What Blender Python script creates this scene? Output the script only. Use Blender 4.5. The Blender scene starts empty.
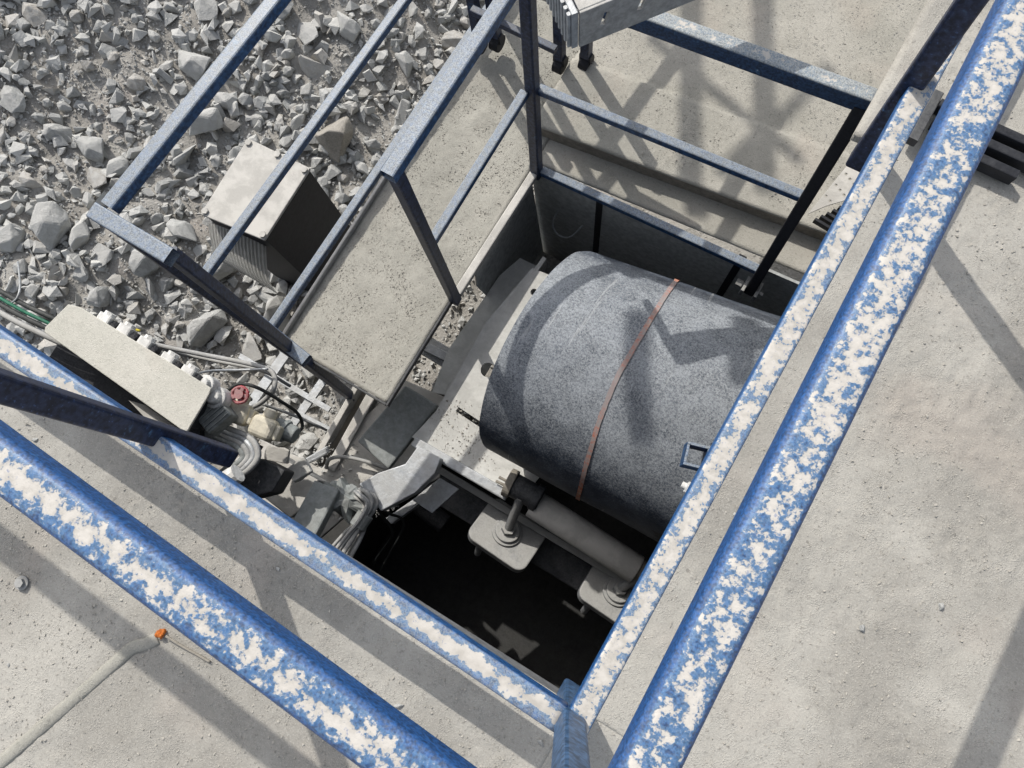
import bpy, bmesh, math, random
from math import radians as R, sin, cos, pi
from mathutils import Vector, Matrix, noise
random.seed(7)
scene = bpy.context.scene
COL = scene.collection

# ------------------------------------------------------------------ camera
F, CX, CY, NX, NY, H = 770.0, 512.0, 384.0, 572.0, 534.0, 1.9
YAW = R(-30.5)
d = Vector((NX-CX, -(NY-CY), -F)).normalized()
Zc = -d
Xc = (Vector((1, 0, 0)) - Zc.x*Zc).normalized()
Yc = Zc.cross(Xc)
Xw = cos(YAW)*Xc + sin(YAW)*Yc
Yw = -sin(YAW)*Xc + cos(YAW)*Yc
ROT = Matrix((Xw, Yw, Zc))            # world = ROT @ cam
cam = bpy.data.cameras.new('camera'); co = bpy.data.objects.new('camera', cam); COL.objects.link(co)
cam.sensor_width = 36; cam.lens = 36*F/1024; cam.clip_start = 0.02; cam.clip_end = 500
co.matrix_world = Matrix.Translation((0, 0, H)) @ ROT.to_4x4()
scene.camera = co

def at(px, py, z):
    """the world point seen at a picture position, at height z"""
    v = ROT @ Vector((px-CX, -(py-CY), -F)); t = (z-H)/v.z
    return Vector((0, 0, H)) + t*v

# ------------------------------------------------------------------ light
SD = Vector((.80, -.53, -1.0))      # direction the sun light travels (elevation 46)
TO = -SD.normalized()
EL = math.asin(TO.z); AZ = math.atan2(TO.x, TO.y)
w = bpy.data.worlds.new('World'); scene.world = w; w.use_nodes = True
nt = w.node_tree; bg = nt.nodes['Background']
sky = nt.nodes.new('ShaderNodeTexSky'); sky.sky_type = 'NISHITA'; sky.sun_disc = False
sky.sun_elevation = EL; sky.sun_rotation = AZ; sky.air_density = 1.0; sky.dust_density = 2.0
hs = nt.nodes.new('ShaderNodeHueSaturation'); hs.inputs['Saturation'].default_value = .42
nt.links.new(sky.outputs[0], hs.inputs['Color']); nt.links.new(hs.outputs[0], bg.inputs[0]); bg.inputs[1].default_value = 0.15
sun = bpy.data.lights.new('sun', 'SUN'); sun.energy = 2.7; sun.angle = R(.5); sun.color = (1, .96, .9)
so = bpy.data.objects.new('sun', sun); COL.objects.link(so)
so.rotation_euler = TO.to_track_quat('Z', 'Y').to_euler(); so.location = TO*20
scene.view_settings.view_transform = 'Standard'; scene.view_settings.look = 'None'
scene.view_settings.gamma = 1; scene.view_settings.exposure = 0.52

# ------------------------------------------------------------------ materials
class NT:
    def __init__(s, name):
        s.m = bpy.data.materials.new(name); s.m.use_nodes = True; s.t = s.m.node_tree
        s.b = s.t.nodes['Principled BSDF']
        s.tc = s.n('ShaderNodeTexCoord'); s.oi = s.n('ShaderNodeObjectInfo')
        v = s.n('ShaderNodeVectorMath', operation='MULTIPLY_ADD')
        s.l(s.oi.outputs['Random'], v.inputs[0]); v.inputs[1].default_value = (13, 7, 5)
        s.l(s.tc.outputs['Object'], v.inputs[2]); s.co = v.outputs[0]
    def n(s, t, **k):
        x = s.t.nodes.new(t)
        for a, b in k.items(): setattr(x, a, b)
        return x
    def l(s, a, b): s.t.links.new(a, b)
    def noise(s, scale, det=4, rough=.6, dist=0, co=None):
        x = s.n('ShaderNodeTexNoise'); x.inputs['Scale'].default_value = scale; x.inputs['Detail'].default_value = det
        x.inputs['Roughness'].default_value = rough; x.inputs['Distortion'].default_value = dist
        s.l(co or s.co, x.inputs['Vector']); return x.outputs[0]
    def math(s, op, a, b=None, c=None, clamp=False):
        x = s.n('ShaderNodeMath', operation=op); x.use_clamp = clamp
        for i, v in enumerate((a, b, c)):
            if v is None: continue
            if isinstance(v, (int, float)): x.inputs[i].default_value = v
            else: s.l(v, x.inputs[i])
        return x.outputs[0]
    def ramp(s, v, lo, hi):
        x = s.n('ShaderNodeMapRange'); x.interpolation_type = 'SMOOTHSTEP'
        x.inputs['From Min'].default_value = lo; x.inputs['From Max'].default_value = hi
        s.l(v, x.inputs['Value']); return x.outputs[0]
    def mix(s, f, a, b):
        x = s.n('ShaderNodeMix', data_type='RGBA')
        if isinstance(f, (int, float)): x.inputs[0].default_value = f
        else: s.l(f, x.inputs[0])
        for i, v in ((6, a), (7, b)):
            if isinstance(v, tuple): x.inputs[i].default_value = (*v, 1)
            else: s.l(v, x.inputs[i])
        return x.outputs[2]
    def nz(s):
        g = s.n('ShaderNodeNewGeometry'); x = s.n('ShaderNodeSeparateXYZ'); s.l(g.outputs['Normal'], x.inputs[0]); return x.outputs[2]
    def bump(s, h, st, dist=.01):
        x = s.n('ShaderNodeBump'); x.inputs['Strength'].default_value = st; x.inputs['Distance'].default_value = dist
        s.l(h, x.inputs['Height']); return x.outputs[0]
    def out(s, col, rough=.9, nrm=None, metal=0, spec=.3):
        if isinstance(col, tuple): s.b.inputs['Base Color'].default_value = (*col, 1)
        else: s.l(col, s.b.inputs['Base Color'])
        if isinstance(rough, (int, float)): s.b.inputs['Roughness'].default_value = rough
        else: s.l(rough, s.b.inputs['Roughness'])
        if nrm: s.l(nrm, s.b.inputs['Normal'])
        if isinstance(metal, (int, float)): s.b.inputs['Metallic'].default_value = metal
        else: s.l(metal, s.b.inputs['Metallic'])
        s.b.inputs['Specular IOR Level'].default_value = spec
        return s.m

def m_dust(name, c1, c2, grain=160, bump=.5, lump=14):
    s = NT(name)
    big = s.noise(2.3, 4, .6); mid = s.noise(lump, 6, .7, 0); fine = s.noise(grain, 3, .7); f2 = s.noise(grain*.42, 4, .75)
    col = s.mix(s.ramp(big, .35, .65), c1, c2)
    col = s.mix(s.math('MULTIPLY', s.ramp(mid, .5, .75), .35), col, tuple(x*.72 for x in c1))
    col = s.mix(s.math('MULTIPLY', s.ramp(f2, .52, .7), .45), col, tuple(x*.5 for x in c1))
    col = s.mix(s.math('MULTIPLY', s.ramp(fine, .5, .68), .35), col, tuple(min(1, x*1.35) for x in c2))
    pinkm = s.math('MULTIPLY', s.ramp(s.noise(3.1, 2, .5, 0), .56, .72), .25)
    col = s.mix(pinkm, col, (c2[0]*1.08, c2[1]*.97, c2[2]*.93))
    vo = s.n('ShaderNodeTexVoronoi'); vo.inputs['Scale'].default_value = grain*.9; s.l(s.co, vo.inputs['Vector'])
    gr = s.math('MULTIPLY', s.ramp(vo.outputs['Distance'], .55, .1), s.ramp(s.noise(19, 3, .6), .42, .62))
    dk = s.math('MULTIPLY', s.ramp(s.noise(grain*.25, 2, .5), .69, .76), .5)
    col = s.mix(dk, col, tuple(x*.42 for x in c1))
    hh = s.math('ADD', s.math('MULTIPLY', mid, .9), s.math('ADD', s.math('MULTIPLY', fine, .55), s.math('ADD', s.math('MULTIPLY', f2, .45), s.math('MULTIPLY', gr, .5))))
    return s.out(col, .95, s.bump(hh, bump, .009), spec=.1)

def m_paint(name, wear, dust, blue=(.02, .07, .2), fine=1.0, pw=1.0, soft=.045):
    """blue paint worn through to cream primer along the upward face (attribute 'wear'), with grey dust"""
    s = NT(name)
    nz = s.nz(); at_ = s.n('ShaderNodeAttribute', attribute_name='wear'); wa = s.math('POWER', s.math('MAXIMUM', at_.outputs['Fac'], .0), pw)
    n1 = s.noise(24*fine, 3, .5, .1); n2 = s.noise(75*fine, 3, .55); n3 = s.noise(5, 3, .5); n4 = s.noise(300, 2, .6)
    v = s.math('ADD', s.math('MULTIPLY', n1, .62), s.math('ADD', s.math('MULTIPLY', n2, .38), s.math('MULTIPLY', n3, .14)))
    v = s.math('ADD', v, s.math('MULTIPLY', wa, wear))
    mask = s.ramp(v, .80, .80+soft); edge = s.ramp(v, .66, .80)
    c = s.mix(s.ramp(n2, .3, .7), tuple(x*.55 for x in blue), tuple(x*1.55+.008 for x in blue))
    c = s.mix(s.math('MULTIPLY', edge, .45), c, (.085, .21, .36))
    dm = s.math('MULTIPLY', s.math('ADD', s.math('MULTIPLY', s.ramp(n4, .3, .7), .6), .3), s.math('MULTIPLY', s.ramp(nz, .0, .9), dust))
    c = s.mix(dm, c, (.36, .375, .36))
    cream = s.mix(s.ramp(n1, .35, .7), (.38, .355, .315), (.50, .47, .425))
    c = s.mix(mask, c, cream)
    sp = s.noise(150, 3, .6, 0); c = s.mix(s.math('MULTIPLY', s.ramp(sp, .62, .72), .5), c, (.06, .12, .28))
    h = s.math('ADD', s.math('MULTIPLY', mask, -.5), s.math('MULTIPLY', n2, .5))
    return s.out(c, s.math('ADD', s.math('MULTIPLY', mask, .35), .45), s.bump(h, .4, .003), spec=.35)

def m_steel(name, base, dustc=(.42, .41, .38), amt=.8, rough=.55, metal=0.0, lo=.35, patch=9):
    s = NT(name)
    nz = s.nz(); n1 = s.noise(patch, 5, .65, .3); n2 = s.noise(120, 3, .7); n3 = s.noise(38, 4, .7)
    m = s.math('ADD', s.math('MULTIPLY', n1, .7), s.math('ADD', s.math('MULTIPLY', n2, .3), s.math('MULTIPLY', s.ramp(nz, -.2, .95), .55)))
    mask = s.math('MULTIPLY', s.ramp(m, lo+.35, lo+.8), amt)
    c = s.mix(s.ramp(n3, .3, .7), tuple(x*.75 for x in base), tuple(x*1.2 for x in base))
    c = s.mix(mask, c, s.mix(s.ramp(n1, .4, .6), dustc, tuple(x*.8 for x in dustc)))
    return s.out(c, s.math('ADD', s.math('MULTIPLY', mask, .4), rough, clamp=True), s.bump(s.math('ADD', n2, n3), .35, .004), metal=metal, spec=.3)

def m_rock(name, island=False):
    s = NT(name)
    n1 = s.noise(9, 5, .6); n2 = s.noise(60, 5, .7); n3 = s.noise(25, 5, .6, .5)
    if island:
        g = s.n('ShaderNodeNewGeometry'); rnd = g.outputs['Random Per Island']
    else: rnd = s.oi.outputs['Random']
    c = s.mix(rnd, (.28, .285, .275), (.50, .495, .465))
    c = s.mix(s.math('MULTIPLY', s.ramp(s.math('FRACT', s.math('MULTIPLY', rnd, 7.3)), .75, .95), .5), c, (.36, .31, .25))
    c = s.mix(s.math('MULTIPLY', s.ramp(n1, .4, .62), .5), c, (.50, .50, .485))
    c = s.mix(s.math('MULTIPLY', s.ramp(n2, .5, .7), .35), c, (.2, .2, .2))
    up = s.math('MULTIPLY', s.ramp(s.math('ADD', s.nz(), s.math('MULTIPLY', n3, .6)), .8, 1.4), .5)
    c = s.mix(up, c, (.42, .41, .385))
    return s.out(c, .9, s.bump(s.math('ADD', s.math('MULTIPLY', n3, 1.2), n2), .5, .012), spec=.2)

M = {}
M['deck'] = m_dust('deck_dust', (.275, .26, .23), (.385, .367, .327), 260, .42, 13)
M['walk'] = m_dust('walkway_dust', (.29, .28, .245), (.355, .342, .30), 250, .42, 16)
M['floor'] = m_dust('floor_dust', (.30, .288, .25), (.37, .352, .31), 220, .4, 14)
M['ground'] = m_dust('ground_soil', (.26, .245, .22), (.36, .345, .315), 55, 1.0, 12)
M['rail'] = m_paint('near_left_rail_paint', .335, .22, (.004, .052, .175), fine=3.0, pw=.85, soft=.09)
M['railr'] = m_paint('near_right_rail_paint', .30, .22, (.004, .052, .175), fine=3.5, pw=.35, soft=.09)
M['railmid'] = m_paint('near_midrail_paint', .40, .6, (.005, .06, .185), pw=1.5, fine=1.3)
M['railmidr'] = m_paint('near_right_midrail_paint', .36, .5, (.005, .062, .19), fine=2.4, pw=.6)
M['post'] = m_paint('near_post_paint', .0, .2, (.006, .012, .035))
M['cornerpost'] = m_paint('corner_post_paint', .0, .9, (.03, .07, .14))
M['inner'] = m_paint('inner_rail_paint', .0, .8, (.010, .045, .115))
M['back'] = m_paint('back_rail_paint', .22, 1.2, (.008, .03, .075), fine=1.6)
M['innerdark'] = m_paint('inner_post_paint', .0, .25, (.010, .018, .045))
M['steel'] = m_steel('dusty_steel', (.16, .165, .17))
M['pale'] = m_steel('pale_dusty_steel', (.28, .28, .275), (.50, .48, .44), .95, .7, 0, .15)
M['dark'] = m_steel('dark_steel', (.035, .036, .04), (.26, .26, .25), .7, .6, 0, .55)
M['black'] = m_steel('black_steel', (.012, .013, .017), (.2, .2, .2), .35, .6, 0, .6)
M['wall'] = m_steel('wall_sheet', (.36, .375, .37), (.42, .415, .39), .5, .6, 0, .5)
M['palelight'] = m_steel('light_dusty_steel', (.46, .46, .44), (.55, .54, .50), .8, .7, 0, .3)
M['greysheet'] = m_steel('grey_sheet', (.20, .215, .21), (.36, .355, .33), .5, .6, 0, .5)
M['bare'] = m_steel('bare_steel', (.34, .36, .38), (.5, .49, .46), .7, .4, .4, .45)
M['brown'] = m_steel('brown_dusty_edge', (.20, .18, .15), (.36, .33, .28), .6, .8, 0, .4)
M['cream'] = m_dust('cream_dusty_lid', (.46, .45, .40), (.56, .54, .49), 230, .35, 20)
M['white'] = m_steel('white_plastic', (.62, .62, .6), (.6, .58, .54), .5, .5)
M['creamlump'] = m_steel('cream_plastic', (.55, .5, .38), (.52, .49, .42), .6, .6)
M['red'] = m_steel('red_plastic', (.30, .02, .035), (.4, .35, .33), .7, .7, 0, .4)
M['cable'] = m_steel('grey_cable', (.22, .225, .23), (.46, .45, .42), .8, .7, 0, .35)
M['blackcable'] = m_steel('black_cable', (.02, .022, .022), (.3, .3, .28), .5, .6, 0, .6)
M['green'] = m_steel('green_cable', (.015, .12, .07), (.3, .3, .28), .4, .6, 0, .65)
M['orange'] = m_steel('orange_tape', (.42, .12, .02), (.4, .33, .27), .75, .7, 0, .7)
M['yellow'] = m_steel('yellow_tape', (.6, .5, .05), (.4, .36, .3), .3, .7, 0, .7)
M['grit'] = m_steel('dusty_grit', (.30, .285, .25), (.40, .375, .33), .8, .9, 0, .2)
M['rock'] = m_rock('rock_stone')
M['brownrock'] = m_steel('brown_rock', (.27, .25, .215), (.36, .34, .305), .6, .9, 0, .4)
M['gravel'] = m_rock('gravel_stone', True)
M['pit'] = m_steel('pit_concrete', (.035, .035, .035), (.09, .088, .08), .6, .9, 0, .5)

def m_belt():
    s = NT('dusty_rubber')
    nz = s.nz(); n1 = s.noise(210, 3, .9); n0 = s.noise(120, 3, .8); n2 = s.noise(4, 4, .6, .4); n3 = s.noise(14, 4, .6)
    # scratches that run round the drum
    mp = s.n('ShaderNodeMapping'); mp.inputs['Scale'].default_value = (26, 1.3, 1.3); s.l(s.co, mp.inputs[0])
    sc = s.noise(1.6, 3, .55, .6, co=mp.outputs[0])
    def ctr(v, k): return s.math('MULTIPLY', s.math('SUBTRACT', v, .5), k)
    m = s.math('ADD', s.math('MULTIPLY', s.ramp(nz, .0, .95), .78), s.math('ADD', ctr(n2, .5), s.math('ADD', ctr(n0, 1.5), s.math('ADD', ctr(n1, 1.6), ctr(n3, .35)))))
    mask = s.math('MULTIPLY', s.ramp(m, .22, 1.20), .76)
    c = s.mix(s.ramp(n3, .35, .7), (.022, .030, .046), (.05, .062, .085))
    c = s.mix(s.math('MULTIPLY', s.ramp(sc, .66, .69), .45), c, (.35, .35, .34))
    c = s.mix(mask, c, (.38, .40, .41))
    return s.out(c, s.math('ADD', s.math('MULTIPLY', mask, .4), .5), s.bump(s.math('ADD', n0, n1), .3, .003), spec=.35)
M['belt'] = m_belt()
def m_stripe():
    s = NT('orange_line')
    n = s.noise(60, 4, .7); n1 = s.noise(230, 3, .7); n2 = s.noise(7, 3, .6)
    c = s.mix(s.ramp(s.math('ADD', s.math('MULTIPLY', n, .6), s.math('MULTIPLY', n1, .5)), .45, .65), (.42, .11, .055), (.40, .26, .19))
    c = s.mix(s.math('MULTIPLY', s.ramp(s.math('ADD', s.math('MULTIPLY', s.nz(), .35), s.math('ADD', s.math('MULTIPLY', n2, .7), s.math('MULTIPLY', n, .5))), .72, 1.0), .8), c, (.22, .225, .23))
    return s.out(c, .85)
M['stripe'] = m_stripe()

# ------------------------------------------------------------------ helpers
ORG = {}
def obj(name, bm, mat, parent=None, smooth=False, origin=None):
    me = bpy.data.meshes.new(name)
    bmesh.ops.recalc_face_normals(bm, faces=bm.faces)
    if origin is None:
        xs = [v.co for v in bm.verts]
        origin = Vector([(min(c[i] for c in xs)+max(c[i] for c in xs))/2 for i in range(3)])
    bmesh.ops.translate(bm, verts=bm.verts, vec=-origin)
    bm.to_mesh(me); bm.free()
    me.materials.append(M[mat])
    if smooth:
        for p in me.polygons: p.use_smooth = True
    o = bpy.data.objects.new(name, me); COL.objects.link(o)
    o.location = origin - (ORG[parent.name] if parent else Vector())
    ORG[o.name] = origin
    if parent: o.parent = parent
    return o
def tag(o, label=None, cat=None, group=None, kind=None):
    if label: o['label'] = label
    if cat: o['category'] = cat
    if group: o['group'] = group
    if kind: o['kind'] = kind
    return o
def thing(name, loc, label, cat, group=None):
    o = bpy.data.objects.new(name, None); COL.objects.link(o); o.location = loc; o.empty_display_size = .1
    ORG[o.name] = Vector(loc)
    return tag(o, label, cat, group)
def B(): return bmesh.new()

def bevel(bm, off, seg=2, geom=None):
    bmesh.ops.bevel(bm, geom=geom or [e for e in bm.edges if e.calc_face_angle(0) > .5], offset=off, segments=seg, profile=.5, affect='EDGES', clamp_overlap=True)

def add_box(bm, c, s, rot=None, bev=0, seg=2):
    t = B(); bmesh.ops.create_cube(t, size=1)
    bmesh.ops.scale(t, vec=Vector(s), verts=t.verts)
    if bev: bevel(t, bev, seg)
    m = Matrix.Translation(Vector(c)) @ (rot.to_4x4() if rot else Matrix())
    bmesh.ops.transform(t, matrix=m, verts=t.verts)
    join(bm, t); return bm
def join(bm, t):
    me = bpy.data.meshes.new('tmp'); t.to_mesh(me); t.free(); bm.from_mesh(me); bpy.data.meshes.remove(me)
def frame(p, q, up=Vector((0, 0, 1))):
    x = (q-p).normalized()
    if abs(x.dot(up)) > .98: up = Vector((0, 1, 0))
    y = up.cross(x).normalized(); z = x.cross(y)
    return Matrix((x, y, z)).transposed()
def add_bar(bm, p, q, wd, ht=None, bev=.004, up=Vector((0, 0, 1)), seg=2, hollow=0):
    """straight square or flat bar; hollow > 0 opens both ends like a tube"""
    p = Vector(p); q = Vector(q); ht = ht or wd
    t = B(); bmesh.ops.create_cube(t, size=1); bmesh.ops.scale(t, vec=((q-p).length, wd, ht), verts=t.verts)
    L = (q-p).length/2
    if bev: bevel(t, bev, seg, [e for e in t.edges if abs(e.verts[0].co.x-e.verts[1].co.x) > L])
    if hollow:
        t.faces.ensure_lookup_table()
        for sgn in (-1, 1):
            fs = [f for f in t.faces if abs(f.normal.x-sgn) < .01]
            bmesh.ops.inset_region(t, faces=fs, thickness=hollow)
            bmesh.ops.translate(t, verts=list({v for f in fs for v in f.verts}), vec=(-sgn*min(.05, L*.5), 0, 0))
    m = Matrix.Translation((p+q)/2) @ frame(p, q, up).to_4x4()
    bmesh.ops.transform(t, matrix=m, verts=t.verts); join(bm, t); return bm
def add_rail(bm, p, q, w, h, rad=.012, step=.02):
    """square tube with rounded edges; attribute 'wear' runs from 0 at the top's edges to 1 along its middle"""
    p = Vector(p); q = Vector(q); f = frame(p, q); n = max(2, int((q-p).length/step)); prof = []
    for k, (sx, sy) in enumerate(((1, 1), (-1, 1), (-1, -1), (1, -1))):
        cx, cy = sx*(w/2-rad), sy*(h/2-rad)
        for i in range(5):
            a = k*pi/2+i*pi/8; prof.append((cx+rad*cos(a), cy+rad*sin(a)))
        if k == 0: prof += [(cx-2*cx*j/8, h/2) for j in range(1, 8)]
    lay = bm.verts.layers.float.new('wear') if 'wear' not in bm.verts.layers.float else bm.verts.layers.float['wear']
    rings = []
    for i in range(n+1):
        c = p.lerp(q, i/n); row = []
        wob = .0008*noise.noise(c*7)
        for y, z in prof:
            v = bm.verts.new(c + f @ Vector((0, y, z)) + Vector((0, 0, wob)))
            v[lay] = max(0, 1-abs(y)/(w/2)*.9)**.6 if z > h/2-.003 else -.3
            row.append(v)
        rings.append(row)
    m = len(prof)
    for a, b in zip(rings, rings[1:]):
        for k in range(m): bm.faces.new((a[k], a[(k+1) % m], b[(k+1) % m], b[k]))
    bm.faces.new(rings[0]); bm.faces.new(rings[-1]); return bm
def add_cyl(bm, p, q, r, r2=None, seg=24, bev=0):
    p = Vector(p); q = Vector(q); t = B()
    bmesh.ops.create_cone(t, cap_ends=True, segments=seg, radius1=r, radius2=r2 if r2 is not None else r, depth=(q-p).length)
    if bev: bevel(t, bev, 2)
    m = Matrix.Translation((p+q)/2) @ (q-p).to_track_quat('Z', 'Y').to_matrix().to_4x4()
    bmesh.ops.transform(t, matrix=m, verts=t.verts); join(bm, t); return bm
def spline(pts, n=8):
    pts = [Vector(p) for p in pts]; P = [pts[0]*2-pts[1]] + pts + [pts[-1]*2-pts[-2]]; out = []
    for i in range(1, len(P)-2):
        a, b, c, e = P[i-1:i+3]
        for k in range(n):
            t = k/n
            out.append(.5*((2*b)+(c-a)*t+(2*a-5*b+4*c-e)*t*t+(3*b-a-3*c+e)*t**3))
    out.append(pts[-1]); return out
def add_tube(bm, pts, r, seg=10, smooth_n=8):
    P = spline(pts, smooth_n) if smooth_n else [Vector(p) for p in pts]
    rings = []; prev = None
    for i, p in enumerate(P):
        t = (P[min(i+1, len(P)-1)]-P[max(i-1, 0)]).normalized()
        if prev is None: a = t.orthogonal().normalized()
        else: a = (prev-t*prev.dot(t)).normalized()
        prev = a; b = t.cross(a)
        rings.append([bm.verts.new(p+(a*cos(2*pi*k/seg)+b*sin(2*pi*k/seg))*r) for k in range(seg)])
    for x, y in zip(rings, rings[1:]):
        for k in range(seg): bm.faces.new((x[k], x[(k+1) % seg], y[(k+1) % seg], y[k]))
    bm.faces.new(rings[0]); bm.faces.new(rings[-1]); return bm
def add_prism(bm, poly, th, bev=0, holes=()):
    """poly: 3-D points of the top face, thickness goes down"""
    t = B(); top = [t.verts.new(Vector(p)) for p in poly]; f = t.faces.new(top)
    r = bmesh.ops.extrude_face_region(t, geom=[f])
    vs = [g for g in r['geom'] if isinstance(g, bmesh.types.BMVert)]
    bmesh.ops.translate(t, verts=vs, vec=(0, 0, -th))
    bmesh.ops.recalc_face_normals(t, faces=t.faces)
    if bev: bevel(t, bev, 2)
    join(bm, t); return bm
def gridsheet(bm, x0, x1, y0, y1, step, zf, skirt=.03):
    nx = max(2, int((x1-x0)/step)); ny = max(2, int((y1-y0)/step))
    V = [[bm.verts.new((x0+(x1-x0)*i/nx, y0+(y1-y0)*j/ny, 0)) for j in range(ny+1)] for i in range(nx+1)]
    for r in V:
        for v in r: v.co.z = zf(v.co.x, v.co.y)
    for i in range(nx):
        for j in range(ny): bm.faces.new((V[i][j], V[i+1][j], V[i+1][j+1], V[i][j+1]))
    if skirt:
        loop = [V[i][0] for i in range(nx+1)] + [V[nx][j] for j in range(1, ny+1)] + [V[i][ny] for i in range(nx-1, -1, -1)] + [V[0][j] for j in range(ny-1, 0, -1)]
        low = [bm.verts.new((v.co.x, v.co.y, v.co.z-skirt)) for v in loop]
        n = len(loop)
        for k in range(n): bm.faces.new((loop[k], low[k], low[(k+1) % n], loop[(k+1) % n]))
    return bm
def fbm(x, y, s, o=4, z=0): return noise.fractal(Vector((x*s, y*s, z)), 1.0, 2.0, o)

# ------------------------------------------------------------------ setting: ground, decks
def gz(x, y):
    z = -2.62
    h = max(0, -1.75-x)                                   # the heap climbs away from the machine
    z += min(1.1, .30*h) + .10*max(0, min(1, (y-1.0)))*min(1, h)
    if x < -1.2: z += .10*fbm(x, y, 1.1)*min(1, (-1.2-x)*2) + .035*fbm(x, y, 4, 4, 3)
    return z + .02*fbm(x, y, 9, 3, 5)
xs = [-60, -25, -12, -8] + [-6.4+.05*i for i in range(136)] + [.6, 2, 5, 12, 25, 60]
ys = [-60, -25, -12, -6, -3] + [-2+.05*i for i in range(150)] + [6, 8, 12, 25, 60]
bm = B(); V = [[bm.verts.new((x, y, gz(x, y))) for y in ys] for x in xs]
for i in range(len(xs)-1):
    for j in range(len(ys)-1): bm.faces.new((V[i][j], V[i+1][j], V[i+1][j+1], V[i][j+1]))
tag(obj('ground', bm, 'ground', smooth=True), kind='structure')

def dz(x, y):
    k = max(0, min(1, .5+1.6*fbm(x, y, 1.9, 3, 21)))
    return .004*fbm(x, y, 5, 4) - .001 + (.3+k)*(.0022*fbm(x, y, 22, 3, 2) + .0020*fbm(x, y, 60, 3, 6))
EX = .200       # deck edge beside the right-hand rail
EY = -.338
bm = B()
gridsheet(bm, -2.6, EX, -1.9, EY, .008, dz, .012)
gridsheet(bm, EX, 2.2, -1.9, EY, .008, dz, .012)
gridsheet(bm, EX, 2.2, EY, 2.6, .008, dz, .012)
tag(obj('deck', bm, 'deck', smooth=True), kind='structure')
bm = B()
add_box(bm, (-.2, (-1.9+EY)/2-.003, -.06), (4.8, -(-1.9-EY), .10))
add_box(bm, ((EX+2.2)/2+.003, (EY+2.6)/2+.002, -.062), (2.2-EX, 2.6-EY, .10))
tag(obj('deck_slab', bm, 'steel'), kind='structure')

WZ = -1.2
def wz(x, y): return WZ + .004*fbm(x, y, 9, 4, 9) + .0025*fbm(x, y, 40, 3, 1)
bm = B(); gridsheet(bm, -1.455, -.925, .075, 2.4, .014, wz, .01)
tag(obj('walkway', bm, 'walk', smooth=True), kind='structure')

def y_at(x, x0, y0, sl): return y0+(x-x0)*sl
# upper floor behind the back railing: a sheet one step higher, skewed a little to the walkway
def skew(bm, x0, k):
    for v in bm.verts: v.co.y += k*(v.co.x-x0)
SK = .112
bm = B(); gridsheet(bm, -1.0, 1.3, 1.41, 4.2, .016, lambda x, y: -1.12 + .005*fbm(x, y, 4, 4, 8) + .002*fbm(x, y, 30, 3, 4) - (.020 if .0 < (y-1.41-.36) else 0), .012); skew(bm, -1.0, SK)
tag(obj('upper_floor', bm, 'floor', smooth=True), kind='structure')
bm = B(); add_box(bm, (.15, 1.432, -1.168), (2.3, .035, .078)); skew(bm, -1.0, SK)
tag(obj('floor_step_edge', bm, 'brown'), kind='structure')
bm = B(); gridsheet(bm, -.925, 1.3, 1.30, 1.5, .016, lambda x, y: -1.205+.003*fbm(x, y, 9, 4, 2), .012); skew(bm, -.925, .08)
tag(obj('floor_ledge', bm, 'floor', smooth=True), kind='structure')
bm = B()
add_box(bm, (-1.19, 1.24, -1.235), (.50, 2.32, .05))
tag(obj('walkway_frame', bm, 'brown'), kind='structure')
# curled lip on the outer side of the walkway
bm = B(); add_bar(bm, (-1.462, .075, -1.196), (-1.462, 2.4, -1.196), .014, .05, .004)
tag(obj('walkway_lip', bm, 'pale'), kind='structure')
bm = B(); add_bar(bm, (-1.45, .068, -1.212), (-.925, .068, -1.212), .01, .03, .003); add_bar(bm, (-.919, .066, -1.215), (-.919, .60, -1.215), .01, .035, .003)
tag(obj('walkway_edge_angle', bm, 'dark'), kind='structure')

# pit walls
t = thing('pit_wall', (-.9, 1.28, -2.6), 'dark grey sheet steel wall under the back railing, behind the belt', 'wall')
bm = B(); add_box(bm, (0, 0, 0), (2.3, .012, 1.42)); bmesh.ops.rotate(bm, verts=bm.verts, matrix=Matrix.Rotation(.06, 3, 'Z')); bmesh.ops.translate(bm, verts=bm.verts, vec=(.22, 1.350, -1.925))
obj('sheet', bm, 'wall', t)
for x in (-.60, .05):
    bm = B(); add_box(bm, (x, 1.29+(x+.9)*.06, -1.91), (.035, .03, 1.36), bev=.004); obj('stiffener', bm, 'black', t)
bm = B(); a = at(537, 232, -1.6); a.y = 1.262
add_tube(bm, [(-.80, 1.268, -1.52), (-.80, 1.22, -1.58), (-.76, 1.2, -1.62), (-.70, 1.21, -1.60), (-.665, 1.272, -1.55)], .004, 8)
obj('wire_handle', bm, 'bare', t)
def vplate(bm, pts, th):       # polygon in a plane of constant x: pts (x, y, z); thickness along x
    t = B(); f = t.faces.new([t.verts.new(p) for p in pts]); r = bmesh.ops.extrude_face_region(t, geom=[f])
    bmesh.ops.translate(t, verts=[g for g in r['geom'] if isinstance(g, bmesh.types.BMVert)], vec=(th, 0, 0)); join(bm, t); return bm
bm = B(); vplate(bm, [(-.935, 1.262, -1.262), (-.935, .78, -1.262), (-.92, .74, -1.42), (-.90, .86, -2.3), (-.90, 1.262, -2.5)], .008)
tag(obj('chute_side_plate', bm, 'wall'), 'grey sheet steel side plate hanging below the walkway edge, left of the belt', 'side plate')
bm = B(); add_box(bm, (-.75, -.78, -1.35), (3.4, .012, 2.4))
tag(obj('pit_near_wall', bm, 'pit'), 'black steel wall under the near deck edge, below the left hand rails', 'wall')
bm = B(); add_box(bm, (.45, -.1, -2.50), (2.6, 3.6, .06)); add_box(bm, (-1.05, -1.0, -2.498), (.42, 1.7, .06)); tag(obj('pit_floor', bm, 'pit'), kind='structure')
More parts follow.
